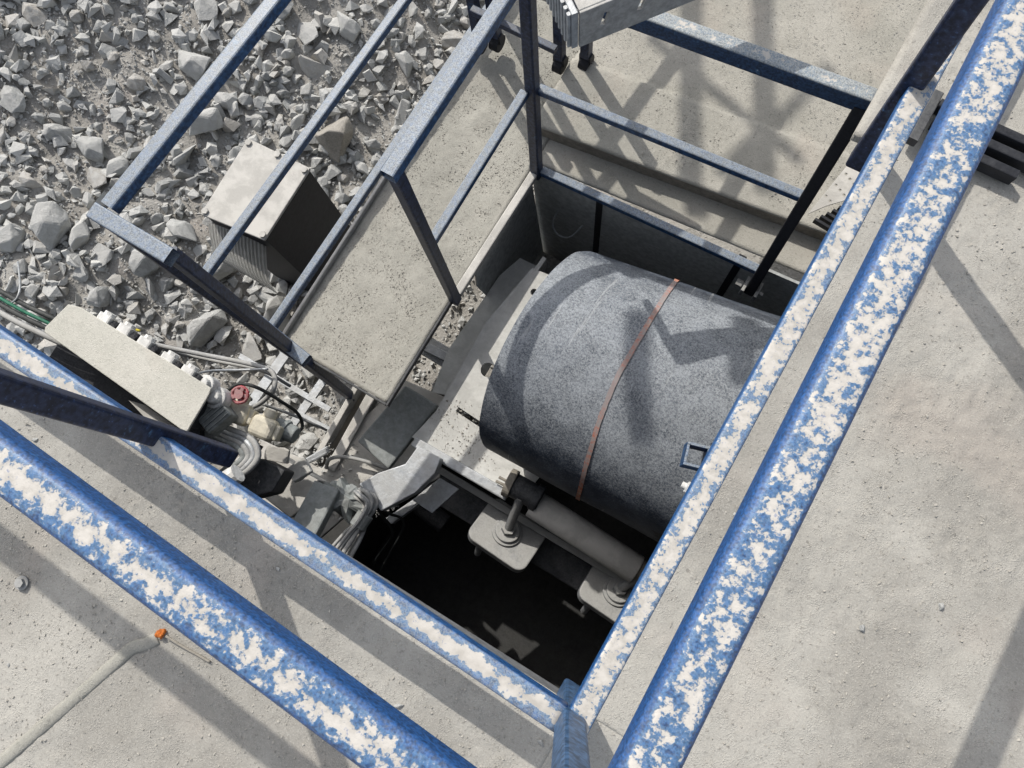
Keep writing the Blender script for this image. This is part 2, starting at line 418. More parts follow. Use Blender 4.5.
bm = B(); add_box(bm, (.92, .35, -1.5), (.02, 2.6, 2.6)); tag(obj('pit_far_wall', bm, 'pit'), 'dark steel wall of the pit, under the right hand deck', 'wall')

bm = B(); add_box(bm, (-.90, -.34, -2.15), (.012, .86, .80)); tag(obj('pit_sun_screen', bm, 'pit'), 'added black screen keeping sun off the pit floor, below the machine base', 'wall')  # added sheet that blocks the sun so the pit floor stays dark
# ------------------------------------------------------------------ near guard railing
W = .055
t = thing('guard_railing', (.18, -.29, 0), 'nearest blue steel railing, its corner joint at the bottom, paint worn to cream', 'railing')
zt, zm = 1.073, .268
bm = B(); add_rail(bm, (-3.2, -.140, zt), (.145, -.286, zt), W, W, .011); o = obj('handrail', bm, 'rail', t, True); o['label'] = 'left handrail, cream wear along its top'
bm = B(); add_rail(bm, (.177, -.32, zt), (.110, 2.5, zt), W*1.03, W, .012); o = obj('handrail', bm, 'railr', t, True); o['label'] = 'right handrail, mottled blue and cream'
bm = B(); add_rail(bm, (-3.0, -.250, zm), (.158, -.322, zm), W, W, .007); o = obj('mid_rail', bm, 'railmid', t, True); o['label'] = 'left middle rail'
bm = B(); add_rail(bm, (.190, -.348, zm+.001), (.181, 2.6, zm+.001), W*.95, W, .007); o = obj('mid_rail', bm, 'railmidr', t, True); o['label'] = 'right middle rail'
for p, q, m in (((.177, -.322, zm-.03), (.177, -.312, zt-.03), 'cornerpost'),):
    bm = B(); add_bar(bm, (p[0], p[1], -.03), q, .05, .05, .008, up=Vector((0, 1, 0))); o = obj('post', bm, m, t); o['label'] = 'corner post'
bm = B(); add_bar(bm, (-.876, -.283, -.055), (-.945, -.262, zt-.028), .05, .05, .008, up=Vector((0, 1, 0)), seg=3); obj('post', bm, 'post', t)
bm = B(); add_bar(bm, (.172, 1.225, -.055), (.150, 1.292, zt-.028), .052, .052, .008, up=Vector((0, 1, 0)), seg=3); obj('post', bm, 'post', t)

# deck-level strip beyond the right-hand post
bm = B(); gridsheet(bm, .125, EX, 1.262, 2.6, .016, lambda x, y: dz(x, y)-.004, .03)
tag(obj('deck_edge_strip', bm, 'deck', smooth=True), kind='structure')

# socket and bolt on the deck edge
bm = B(); [add_box(bm, c_, s_, bev=.0015) for c_, s_ in (((0, .026, 0), (.058, .007, .07)), ((0, -.026, 0), (.058, .007, .07)), ((.0255, 0, 0), (.0068, .0448, .0695)), ((-.0255, 0, 0), (.0068, .0448, .0695)))]
p = at(695, 457, -.06); bmesh.ops.rotate(bm, verts=bm.verts, matrix=Matrix.Rotation(R(16), 3, 'Z')); bmesh.ops.translate(bm, verts=bm.verts, vec=p)
t = thing('rail_socket', p+Vector((0, 0, -.035)), 'small open square tube socket beside the right middle rail, over the belt', 'socket')
obj('sleeve', bm, 'inner', t)
bm = B(); add_bar(bm, p+Vector((.026, 0, -.02)), p+Vector((.15, .0, -.02)), .03, .006, .001); obj('mounting_tab', bm, 'steel', t)
p = at(682, 484, -.08)
bm = B(); add_cyl(bm, p, p+Vector((.10, .0, 0)), .008, seg=12); add_cyl(bm, p+Vector((.012, 0, 0)), p+Vector((.026, 0, 0)), .017, seg=6); add_cyl(bm, p+Vector((.030, 0, 0)), p+Vector((.034, 0, 0)), .022, seg=16)
tag(obj('bolt', bm, 'white'), 'pale bolt with nut sticking out below the square socket', 'bolt')

# ------------------------------------------------------------------ walkway railings
S = .040
t = thing('guard_railing', (-.92, .62, WZ), 'dark blue railing round the pit, between the walkway and the belt', 'railing')
Bt = Vector((-.948, .60, -.115)); 
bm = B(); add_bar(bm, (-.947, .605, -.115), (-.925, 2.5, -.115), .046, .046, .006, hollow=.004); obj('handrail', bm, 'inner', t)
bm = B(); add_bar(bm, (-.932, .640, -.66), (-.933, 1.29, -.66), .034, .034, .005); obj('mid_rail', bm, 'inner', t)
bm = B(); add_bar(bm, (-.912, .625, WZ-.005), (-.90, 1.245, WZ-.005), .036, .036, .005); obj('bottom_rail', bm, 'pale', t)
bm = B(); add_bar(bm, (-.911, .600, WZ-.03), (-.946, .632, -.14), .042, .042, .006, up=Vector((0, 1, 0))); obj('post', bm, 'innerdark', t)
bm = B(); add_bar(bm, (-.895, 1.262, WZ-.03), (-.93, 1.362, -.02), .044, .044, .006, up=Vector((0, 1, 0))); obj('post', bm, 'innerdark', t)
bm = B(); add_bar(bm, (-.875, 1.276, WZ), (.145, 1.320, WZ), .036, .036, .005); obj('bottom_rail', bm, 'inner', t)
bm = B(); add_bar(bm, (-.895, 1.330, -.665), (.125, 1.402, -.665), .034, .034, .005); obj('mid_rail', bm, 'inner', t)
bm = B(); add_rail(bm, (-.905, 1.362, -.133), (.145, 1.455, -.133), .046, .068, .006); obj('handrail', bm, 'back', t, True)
bm = B(); add_bar(bm, (.148, 1.266, -1.31), (.118, 1.447, -.147), .042, .042, .006, up=Vector((0, 1, 0))); c = obj('post', bm, 'black', t)
bm = B(); add_box(bm, (.118, 1.268, -1.29), (.014, .07, .06), bev=.002); add_box(bm, (.176, 1.268, -1.29), (.014, .07, .06), bev=.002); add_cyl(bm, (.085, 1.262, -1.275), (.2, 1.262, -1.275), .009, seg=8); add_cyl(bm, (.078, 1.262, -1.275), (.105, 1.262, -1.275), .016, seg=6)
obj('clamp', bm, 'steel', c)

t = thing('guard_railing', (-1.5, .05, WZ), 'three blue rails along the outer side of the walkway, above the rubble', 'railing')
def oline(a, b, y): k = (y-a[1])/(b[1]-a[1]); return (a[0]+(b[0]-a[0])*k, y, a[2])
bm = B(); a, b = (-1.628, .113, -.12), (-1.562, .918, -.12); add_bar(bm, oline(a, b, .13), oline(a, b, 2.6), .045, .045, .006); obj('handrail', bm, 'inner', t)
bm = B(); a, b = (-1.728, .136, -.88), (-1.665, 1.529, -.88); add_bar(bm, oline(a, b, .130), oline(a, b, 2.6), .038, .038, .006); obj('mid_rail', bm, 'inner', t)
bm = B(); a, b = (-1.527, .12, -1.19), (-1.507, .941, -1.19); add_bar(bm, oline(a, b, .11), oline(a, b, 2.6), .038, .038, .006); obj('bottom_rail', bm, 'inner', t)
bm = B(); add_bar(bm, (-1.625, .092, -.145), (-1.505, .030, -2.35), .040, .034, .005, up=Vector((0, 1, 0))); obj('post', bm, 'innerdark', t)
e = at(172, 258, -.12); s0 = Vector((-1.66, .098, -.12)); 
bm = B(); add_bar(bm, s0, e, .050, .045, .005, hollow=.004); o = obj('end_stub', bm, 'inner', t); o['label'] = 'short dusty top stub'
bm = B(); add_bar(bm, e+Vector((-.03, .012, -.03)), at(352, 397, -1.75), .045, .030, .005, up=Vector((.5, .3, .4))); obj('brace', bm, 'innerdark', t)
bm = B(); add_bar(bm, at(254, 318, -1.0), at(307, 361, -1.0), .052, .036, .005, hollow=.004); o = obj('end_stub', bm, 'inner', t); o['label'] = 'short clear blue lower stub'
bm = B(); add_bar(bm, (-1.575, .082, -.88), (-1.735, .138, -.88), .03, .03, .004); obj('bracket', bm, 'innerdark', t)
for y in (1.9,):
    bm = B(); add_bar(bm, (-1.50, y, WZ-.03), (-1.52, y, -.14), .04, .04, .005, up=Vector((0, 1, 0))); obj('post', bm, 'innerdark', t)

# ------------------------------------------------------------------ belt conveyor
conv = thing('belt_conveyor', (0, .57, -2.5), 'big black dusty rubber belt bulging over its drum, with bolted frame and rollers', 'conveyor')
CYY, CZ, RR = .57, -1.15, .45
def xe(th): return -.462-.070*max(0, sin(th)) + .10*max(0, (R(40)-th)/R(40))**1.5*(1 if th < R(40) else 0) + .09*min(1, max(0, (th-R(187))/R(4)))
def belt_pt(x, th, r):
    k = x+.45; r = r*(1+.22*k*max(0, cos(th)+.25))
    return (x, CYY+.03*k+r*cos(th), CZ+r*sin(th))
bm = B(); NTH, NXX = 120, 60; rings = []
for i in range(NTH+1):
    th = R(-70)+R(320)*i/NTH
    top, bot = [], []
    for j in range(NXX+1):
        x0 = xe(th); x = x0+(.80-x0)*j/NXX
        rr = RR + .0035*fbm(x, th, 3, 3, 2) 
        top.append(bm.verts.new(belt_pt(x, th, rr))); 
        if j in (0, NXX): bot.append(bm.verts.new(belt_pt(x, th, rr-.014)))
    rings.append((top, bot))
for a, b in zip(rings, rings[1:]):
    for j in range(NXX): bm.faces.new((a[0][j], b[0][j], b[0][j+1], a[0][j+1]))
    bm.faces.new((a[0][0], a[1][0], b[1][0], b[0][0])); bm.faces.new((a[0][-1], b[0][-1], b[1][-1], a[1][-1]))
    bm.faces.new((a[1][0], a[1][1], b[1][1], b[1][0]))
belt = obj('belt', bm, 'belt', conv, True)
belt.data.set_sharp_from_angle(angle=R(40))
bm = B(); P = []
for i in range(70):
    th = R(20)+R(163)*i/69; y = CYY+RR*cos(th)
    x = -.128 + .088*max(0, (.55-y)/.45)**1.6 + .002*noise.noise(Vector((y*12, 0, 0)))
    wd = .0085*(1+.25*noise.noise(Vector((y*40, 5, 0)))); r = RR+.0045
    P.append([bm.verts.new(belt_pt(x-wd, th, r+.003*0+.0035*fbm(x, th, 3, 3, 2))), bm.verts.new(belt_pt(x+wd, th, r+.0035*fbm(x, th, 3, 3, 2)))])
for i, (a, b) in enumerate(zip(P, P[1:])): bm.faces.new((a[0], a[1], b[1], b[0]))
l = obj('painted_line', bm, 'stripe', belt, True); l['label'] = 'faded orange line running round the belt'
bm = B(); add_cyl(bm, (-.36, CYY, CZ), (.79, CYY, CZ), RR-.022, seg=64); obj('drum', bm, 'dark', conv, True)

def cut(o, cutter):
    me = bpy.data.meshes.new('c'); bmesh.ops.recalc_face_normals(cutter, faces=cutter.faces); cutter.to_mesh(me); cutter.free(); c = bpy.data.objects.new('c', me); COL.objects.link(c)
    bpy.context.view_layer.update()
    md = o.modifiers.new('b', 'BOOLEAN'); md.operation = 'DIFFERENCE'; md.object = c; md.solver = 'EXACT'
    bpy.context.view_layer.update()
    new = bpy.data.meshes.new_from_object(o.evaluated_get(bpy.context.evaluated_depsgraph_get())); o.modifiers.clear(); o.data = new
    bpy.data.objects.remove(c)
fz = -1.42
bm = B(); add_prism(bm, [at(x, y, fz) for x, y in ((412, 437), (436, 411), (455, 378), (486, 322), (532, 268), (575, 285), (600, 330), (560, 450), (528, 492), (506, 494))], .012)
fr = obj('side_frame', bm, 'palelight', conv)
c = B()
p = at(488, 370, fz); add_cyl(c, p-Vector((0, 0, .05)), p+Vector((0, 0, .05)), .033, seg=24)
p = at(534, 292, fz); add_cyl(c, p-Vector((.0, 0, .05)), p+Vector((0, 0, .05)), .016, seg=16)
p, q = at(457, 409, fz), at(484, 427, fz); add_bar(c, p, q, .022, .1, .008)
cut(fr, c)
bm = B(); add_prism(bm, [at(x, y, -1.62) for x, y in ((432, 392), (448, 350), (500, 275), (520, 258), (545, 270), (500, 350), (470, 400))], .012); obj('lower_flange', bm, 'palelight', conv)
bm = B(); add_bar(bm, at(440, 415, -1.50), at(545, 262, -1.50), .02, .12, .002); obj('web_plate', bm, 'palelight', conv)
bm = B(); add_bar(bm, at(415, 441, -1.41)+Vector((0, -.004, 0)), at(508, 495, -1.41)+Vector((0, -.004, 0)), .045, .05, .006); obj('end_flange', bm, 'bare', conv)
# bracing visible between the walkway and the frame
bm = B(); add_bar(bm, at(424, 346, -1.75), at(456, 362, -1.75), .045, .03, .004); add_bar(bm, at(400, 330, -1.78), at(470, 372, -1.78), .10, .02, .004); obj('cross_brace', bm, 'bare', conv)
# return roller with its clamp
rz = -1.40
idl = None
bm = B(); add_cyl(bm, at(533, 503, rz), at(637, 570, rz-.02), .062, seg=40, bev=.004); idl = obj('return_roller', bm, 'pale', conv, False)
for pl in idl.data.polygons: pl.use_smooth = len(pl.vertices) == 4
bm = B(); add_cyl(bm, at(628, 563, rz-.02), at(642, 571, rz-.02), .045, seg=24, bev=.003); add_cyl(bm, at(630, 564, rz-.02), at(634, 567, rz-.02), .058, seg=24); obj('end_collar', bm, 'brown', idl)
cl = None
bm = B(); add_cyl(bm, at(510, 483, rz+.04), at(541, 500, rz+.04), .052, seg=28, bev=.004); add_cyl(bm, at(534, 496, rz+.04), at(540, 499.5, rz+.04), .060, seg=28, bev=.002); cl = obj('clamp', bm, 'dark', conv)
bm = B(); add_cyl(bm, at(507, 481.5, rz+.04), at(514, 485, rz+.04), .062, seg=28, bev=.003); add_cyl(bm, at(499, 477, rz+.05), at(512, 484, rz+.05), .006, seg=8); add_cyl(bm, at(496, 481, rz+.03), at(510, 488, rz+.03), .006, seg=8)
obj('ring', bm, 'brown', cl)
bm = B(); add_bar(bm, at(425, 480, -1.78), at(640, 612, -1.78), .13, .10, .006); obj('cross_beam', bm, 'dark', conv)
bm = B(); add_bar(bm, at(440, 470, -1.62), at(650, 596, -1.62), .03, .14, .004); obj('cross_beam', bm, 'steel', conv)
def pedestal(px, py, rot, rod):
    c = at(px, py, -1.58); bm = B()
    tt = B(); bmesh.ops.create_cube(tt, size=1); bmesh.ops.scale(tt, vec=(.30, .24, .045), verts=tt.verts)
    bevel(tt, .045, 5, [e for e in tt.edges if abs((e.verts[0].co-e.verts[1].co).z) > .03]); bevel(tt, .006, 2)
    rm = Matrix.Rotation(R(rot), 3, 'Z') @ Matrix.Rotation(R(-26), 3, 'X')
    bmesh.ops.transform(tt, matrix=Matrix.Translation(c) @ rm.to_4x4(), verts=tt.verts); join(bm, tt)
    pl = obj('bearing_plate', bm, 'steel', conv)
    n = rm @ Vector((0, 0, 1)); ce = c + rm @ Vector((-.005, .0, .0225))
    bm = B(); add_cyl(bm, ce, ce+n*.012, .068, seg=32, bev=.003); add_cyl(bm, ce+n*.012, ce+n*.028, .056, seg=32, bev=.004); obj('washer', bm, 'steel', pl)
    bm = B(); add_cyl(bm, ce+n*.028, ce+n*.052, .032, seg=6, bev=.002); obj('nut', bm, 'steel', pl)
    bm = B(); add_cyl(bm, ce+n*.03, rod, .020, seg=16); obj('rod', bm, 'steel', pl)
    bm = B(); q = c+rm@Vector((-.075, -.09, -.02)); add_cyl(bm, q, q-n*.13, .016, seg=14); obj('stud', bm, 'steel', pl)
pedestal(507, 535, -3, at(521, 497, -1.34))
pedestal(617, 594, -3, at(640, 575, -1.42))
bm = B(); p = at(440, 517, -1.95); add_cyl(bm, p+Vector((-.12, 0, .02)), p+Vector((.04, -.02, 0)), .05, seg=20, bev=.006); obj('shaft_end', bm, 'dark', conv)

# ------------------------------------------------------------------ steelwork left of the drum
t = thing('machine_base', at(340, 470, -2.2), 'pale dust-covered steel base with channel and angle pieces, below the walkway corner', 'steelwork')
bm = B(); add_prism(bm, [at(x, y, -1.72) for x, y in ((262, 440), (322, 468), (352, 428), (405, 380), (452, 400), (440, 440), (440, 478), (390, 500), (350, 512), (318, 540), (238, 490))], .03, .004); obj('base_plate', bm, 'pale', t)
bm = B(); add_bar(bm, at(430, 262, -1.76), at(316, 464, -1.76), .028, .10, .004); obj('channel_lip', bm, 'pale', t)
bm = B(); add_bar(bm, at(442, 272, -1.74), at(332, 470, -1.74), .05, .07, .004); obj('channel_lip', bm, 'pale', t)
bm = B(); add_bar(bm, at(436, 268, -1.80), at(324, 467, -1.80), .06, .02, .002); obj('channel_web', bm, 'brown', t)
bm = B(); add_prism(bm, [at(x, y, -1.52) for x, y in ((357, 441), (405, 385), (438, 405), (388, 469))], .05, .008); o = obj('cover_box', bm, 'greysheet', t); o['label'] = 'smooth grey box lid'
bm = B(); add_prism(bm, [at(x, y, -1.30) for x, y in ((359, 484), (378, 473), (405, 464), (418, 446), (441, 458), (435, 473), (415, 493), (381, 511))], .075, .004); o = obj('angle_piece', bm, 'bare', t); o['label'] = 'upper bent angle iron'
bm = B(); add_prism(bm, [at(x, y, -1.50) for x, y in ((412, 500), (440, 478), (459, 489), (432, 513))], .012, .002); add_prism(bm, [at(x, y, -1.53) for x, y in ((386, 518), (414, 499), (419, 504), (391, 524))], .06, .002); obj('angle_piece', bm, 'bare', t)
bm = B(); add_tube(bm, [at(326, 468, -1.70), at(330, 459, -1.66), at(345, 457, -1.66), at(368, 462, -1.66), at(390, 470, -1.66)], .009); o = obj('hose', bm, 'cable', t)
bm = B(); add_prism(bm, [at(x, y, -1.35) for x, y in ((236, 476), (272, 452), (318, 480), (306, 506), (290, 518))], .20, .006); obj('base_block', bm, 'pale', t)

t = thing('support_post', at(300, 540, -1.5), 'dark grey square post with torn rubber around its top, beside the left middle rail', 'post')
bm = B(); add_bar(bm, at(328, 488, -1.25), at(292, 556, -1.15), .115, .07, .008, hollow=.006); obj('tube', bm, 'greysheet', t)
bm = B(); n = 26; ring = []
for k in range(4):
    row = []
    for i in range(n):
        a = 2*pi*i/n; rr = (.045, .085, .075, .03)[k]*(1+.8*noise.noise(Vector((cos(a)*2, sin(a)*2, k*.7))))
        p = at(345, 500, -1.27)+Vector((cos(a)*rr*1.15, sin(a)*rr*.8, (.03, .0, -.06, -.08)[k]+.02*noise.noise(Vector((a*2, k, 4)))))
        row.append(bm.verts.new(p))
    ring.append(row)
for a, b in zip(ring, ring[1:]):
    for i in range(n): bm.faces.new((a[i], a[(i+1) % n], b[(i+1) % n], b[i]))
bm.faces.new(ring[0]); bm.faces.new(ring[-1]); obj('rubber_wrap', bm, 'greysheet', t)

t = thing('cable_bundle', at(365, 520, -1.4), 'bundle of grey cables taped together, hanging into the black pit', 'cable bundle')
rnd = random.Random(3)
for i in range(7):
    ox, oy = rnd.uniform(-8, 8), rnd.uniform(-4, 4); zz = -1.22-.012*i
    bm = B(); add_tube(bm, [at(352+ox*.4, 488+i*2, zz-.14), at(362+ox, 494+oy, zz), at(370+ox*.8, 504+oy*.5, zz), at(362+ox*.6, 520, zz), at(352+ox*1.2, 535, zz), at(338+ox*1.6, 556, zz+.02), at(322+ox*1.6, 585, zz)], .0075+.002*(i % 3)); obj('cable', bm, 'cable', t, True)
for a, b, c in (((382, 516), (392, 535), (374, 566)), ((384, 512), (404, 525), (380, 575))):
    bm = B(); add_tube(bm, [at(372, 500, -1.3), at(*a, -1.4), at(*b, -1.55), at(*c, -1.8), at(c[0]+10, c[1]+30, -2.0)], .006); obj('wire', bm, 'blackcable', t, True)
bm = B(); p, q = at(366, 514, -1.26), at(357, 527, -1.26); add_cyl(bm, p, q, .036, seg=12, bev=.003); obj('tape_wrap', bm, 'greysheet', t)

# frame of flat bars seen over the gravel
t = thing('steel_trestle', at(300, 400, -2.4), 'light grey welded frame of flat bars over the gravel, below the railing end', 'frame')
for a, b, wd in (((290, 348), (240, 420), .055), ((324, 380), (285, 436), .045), ((296, 412), (332, 430), .02), ((240, 356), (330, 410), .03)):
    bm = B(); add_bar(bm, at(*a, -2.0-.01*wd*100), at(*b, -2.0-.01*wd*100), wd, .018, .002); obj('flat_bar', bm, 'bare', t)

# ------------------------------------------------------------------ electrical trunking and its fittings
tz = -.72
t = thing('trunking_box', at(125, 365, -.95), 'long dusty cream box with cable glands along one side, beside the left middle rail', 'trunking')
bm = B(); add_prism(bm, [at(x, y, tz) for x, y in ((68, 304), (80, 307), (211, 388), (209, 394), (186, 433), (44, 332), (45, 327))], .012, .003); obj('lid', bm, 'cream', t)
bm = B(); add_prism(bm, [at(x, y, tz-.0125) for x, y in ((72, 309), (205, 391), (184, 426), (52, 332))], .12, .003); obj('body', bm, 'dark', t)
for i, (x, y) in enumerate(((106, 321), (126, 332), (146, 345), (169, 361), (189, 374))):
    p = at(x, y, tz-.03); dr = (at(x+10, y-14, tz-.03)-p).normalized()
    bm = B(); add_bar(bm, p-dr*.03, p+dr*.022, .055, .05, .008); add_cyl(bm, p+dr*.018, p+dr*.035, .022, seg=8)
    g = obj('gland', bm, 'white', t)
    bm = B(); add_cyl(bm, p+dr*.03+Vector((.045, -.028, 0)), p+dr*.045+Vector((.045, -.028, 0)), .016, seg=10); add_bar(bm, p+Vector((.035, -.03, 0)), p+dr*.032+Vector((.045, -.028, 0)), .025, .035, .004); obj('lock_nut', bm, 'black', g)
bm = B(); add_prism(bm, [at(x, y, -.92) for x, y in ((60, 340), (200, 420), (200, 460), (150, 450), (40, 370))], .25, .004); obj('channel', bm, 'black', t)  # added black slab standing in for the shade under the box
bm = B(); add_prism(bm, [at(x, y, -.80) for x, y in ((128, 400), (145, 405), (192, 438), (186, 446), (160, 434))], .01, .002); obj('mounting_plate', bm, 'pale', t)

def capcyl(px, py, r, mat, name, lab, cat, z=-.8):
    t = thing(name, at(px, py, z-.06), lab, cat)
    p = at(px, py, z); bm = B(); add_cyl(bm, p-Vector((0, 0, .06)), p, r, r*.94, 24, .006); obj('body', bm, mat, t)
    bm = B(); add_cyl(bm, p+Vector((0, 0, .0005)), p+Vector((0, 0, .02)), r*.7, r*.55, 16, .004); obj('cap', bm, mat, t)
    return t
capcyl(214, 397, .045, 'white', 'lamp_housing', 'round white plastic housing beside the red handle, at the end of the cream box', 'housing')
capcyl(204, 384, .038, 'white', 'lamp_housing', 'round white plastic housing tight against the corner of the cream box', 'housing', -.76)
t = thing('valve_handle', at(240, 396, -.95), 'small red spoked handle between cables and white housing', 'handle')
bm = B(); c = at(240, 395, -.86)
for k in range(5):
    a = k*2*pi/5+.3; add_bar(bm, c, c+Vector((cos(a)*.03, sin(a)*.03, .008*(k % 2))), .016, .012, .003)
add_cyl(bm, c-Vector((0, 0, .012)), c+Vector((0, 0, .014)), .018, seg=12); obj('spokes', bm, 'red', t)
bm = B(); P = [c+Vector((cos(2*pi*k/16)*.031, sin(2*pi*k/16)*.031, .002*(k%3))) for k in range(17)]; add_tube(bm, P, .006, 8, 0); obj('rim', bm, 'red', t)
bm = B(); add_cyl(bm, c-Vector((0, 0, .1)), c-Vector((0, 0, .013)), .008, seg=8); obj('stem', bm, 'steel', t)

t = thing('motor_box', at(216, 415, -.9), 'dark grey ribbed box under the end of the cream box', 'box')
bm = B(); c = at(214, 413, -.85); add_box(bm, c, (.13, .11, .08), Matrix.Rotation(R(-18), 3, 'Z'), .008); obj('body', bm, 'greysheet', t)
bm = B()
for k in range(7):
    add_box(bm, c+Matrix.Rotation(R(-18), 3, 'Z')@Vector((-.054+.018*k, 0, .043)), (.006, .10, .008), Matrix.Rotation(R(-18), 3, 'Z'), .001)
obj('rib', bm, 'greysheet', t)
for px, py, a, lab in ((238, 413, 12, 'cream plastic plug block nearer the grey ribbed box'), (264, 428, 8, 'cream plastic plug block nearer the gravel, with a grey cap')):
    t = thing('plug_block', at(px, py, -.98), lab, 'plug')
    c = at(px, py, -.92); m = Matrix.Rotation(R(a), 3, 'Z'); bm = B(); add_box(bm, c, (.10, .085, .07), m, .022, 3); obj('body', bm, 'creamlump', t)
    bm = B(); add_box(bm, c+m@Vector((.052, 0, -.01)), (.03, .06, .05), m, .008); obj('face', bm, 'creamlump', t)
    bm = B(); add_cyl(bm, c+m@Vector((0, .04, .0)), c+m@Vector((.0, .075, .0)), .026, seg=12, bev=.004); obj('collar', bm, 'creamlump', t)
t = thing('cable_connector', at(288, 432, -1.0), 'round dark grey cable connector beside the cream plug', 'connector')
bm = B(); add_cyl(bm, at(276, 426, -.98), at(296, 436, -.98), .038, .034, 18, .005); add_cyl(bm, at(283, 430, -.98), at(287, 432, -.98), .046, seg=8, bev=.003); obj('shell', bm, 'greysheet', t)
t = thing('cable_loop', at(250, 450, -1.0), 'loop of thick grey cables bent beside the left middle rail', 'cable')
for i in range(4):
    bm = B(); k = i*7
    add_tube(bm, [at(214-k*.2, 424+k*.5, -.98), at(232-k*.2, 430+k*.6, -.93), at(252-k*.7, 440+k*.35, -.9), at(258-k*.7, 456, -.9), at(248-k*.5, 470-k*.3, -.9), at(232-k*.2, 478-k*.5, -.93), at(216, 484-k*.3, -1.05)], .0125); obj('cable', bm, ('cable', 'bare', 'cable', 'greysheet')[i], t, True)
bm = B(); add_tube(bm, [at(238, 473, -.86), at(226, 481, -.87)], .036, 12, 4); obj('sleeve', bm, 'white', t)
bm = B(); add_prism(bm, [at(x, y, -1.02) for x, y in ((196, 432), (212, 424), (262, 446), (252, 462))], .02, .003)
tag(obj('bracket_plate', bm, 'dark'), 'flat dark steel bracket plate under the grey cable loop', 'bracket')
bm = B(); add_prism(bm, [at(x, y, -1.0) for x, y in ((222, 470), (262, 458), (285, 470), (272, 492), (240, 500))], .12, .008)
tag(obj('terminal_box', bm, 'dark'), 'dark grey box between the cable loop and the left middle rail', 'box')
for k, (px, py, z, sz, a, m, lab) in enumerate(((278, 455, -1.20, (.10, .06, .03), 20, 'pale', 'small pale broken plate beside the cream plug nearer the gravel'), (300, 470, -1.24, (.07, .09, .03), -30, 'palelight', 'pale chipped slab on the steel base block'), (212, 440, -.97, (.09, .05, .03), -25, 'greysheet', 'small grey plate lying on the bracket plate'), (318, 455, -1.62, (.12, .03, .03), 60, 'bare', 'bent light bar on the machine base near the gravel'))):
    bm = B(); add_box(bm, (0, 0, 0), sz, bev=.005)
    bmesh.ops.subdivide_edges(bm, edges=bm.edges[:], cuts=2)
    for v in bm.verts: v.co += v.co.normalized()*.008*noise.noise(v.co*30+Vector((k*3, 0, 0)))
    bmesh.ops.rotate(bm, verts=bm.verts, matrix=Matrix.Rotation(R(a), 3, 'Z') @ Matrix.Rotation(.15, 3, 'X')); bmesh.ops.translate(bm, verts=bm.verts, vec=at(px, py, z))
    tag(obj('scrap_plate', bm, m), lab, 'scrap')
def cable(pts, r, mat, lab, grp=None, z=-1.0):
    bm = B(); add_tube(bm, [at(x, y, zz) for x, y, zz in pts], r, 10)
    return tag(obj('cable', bm, mat, smooth=True), lab, 'cable', grp)
cable([(108, 326, -.85), (150, 343, -.95), (200, 354, -1.0), (250, 364, -1.0), (272, 372, -1.0), (274, 388, -1.0), (262, 402, -1.05), (246, 410, -1.1)], .010, 'cable', 'thick grey conduit leaving the cream box and hooking back at its end')
cable([(120, 330, -.88), (165, 350, -.98), (210, 360, -1.05), (262, 371, -1.05), (290, 386, -1.2)], .007, 'cable', 'thinner grey conduit running just below the thick one')
cable([(190, 376, -.8), (210, 371, -.9), (240, 370, -.95), (268, 369, -.95)], .005, 'bare', 'thin pale conduit, straight, over the white housings')
cable([(228, 390, -.9), (240, 384, -.9), (258, 388, -.92), (282, 402, -1.0), (298, 414, -1.1), (302, 428, -1.15), (290, 436, -1.1)], .007, 'blackcable', 'black cable arching past the red handle to the connector')
cable([(262, 404, -1.1), (290, 414, -1.2), (318, 426, -1.3), (326, 430, -1.4)], .006, 'cable', 'thin grey cable with a pale end lying toward the walkway')
cable([(112, 326, -.80), (125, 327, -.80), (140, 331, -.82)], .005, 'yellow', 'short yellow taped cable end at the cream box')
for i, (m, r, dx, dy, lab) in enumerate((('blackcable', .010, 0, 0, 'black cable, upper of the cables entering from the left edge'), ('green', .007, -2, 6, 'green cable, between the black cables at the left edge'), ('blackcable', .010, -4, 11, 'black cable just under the green one at the left edge'), ('cable', .012, -6, 18, 'grey cable, lowest of the cables at the left edge'))):
    cable([(-40+dx, 268+dy, -.85), (0+dx, 291+dy, -.8), (25+dx, 305+dy, -.78), (48+dx, 316+dy, -.78), (78+dx, 330+dy, -.80)], r, m, lab)
cable([(18, 262, -1.0), (20, 285, -.8), (17, 298, -.77), (10, 304, -.8)], .004, 'bare', 'thin pale tie wire round the cables at the left edge')

# ------------------------------------------------------------------ steel box in the rubble
t = thing('steel_box', (-2.14, .64, -2.3), 'big steel box with dusty pale grey top and shade-black side, standing in the rubble', 'box')
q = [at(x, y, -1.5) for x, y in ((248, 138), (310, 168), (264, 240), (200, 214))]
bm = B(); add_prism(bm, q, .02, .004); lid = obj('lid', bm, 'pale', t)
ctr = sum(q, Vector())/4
bm = B(); add_prism(bm, [ctr+(p-ctr)*.965+Vector((.006, 0, -.0205)) for p in q], 1.0, .004); obj('body', bm, 'black', t)  # body coloured black to stand for its side in shade
for p in q:
    for k in ((.9, .0), ):
        b0 = ctr+(p-ctr)*.9; bm = B(); add_cyl(bm, b0+Vector((0, 0, .0005)), b0+Vector((0, 0, .012)), .018, seg=6, bev=.002); obj('bolt', bm, 'pale', lid)
for a in (.5,):
    b0 = (q[0]+q[1])/2*.95+ctr*.05; bm = B(); add_cyl(bm, b0, b0+Vector((0, 0, .012)), .018, seg=6); obj('bolt', bm, 'pale', lid)
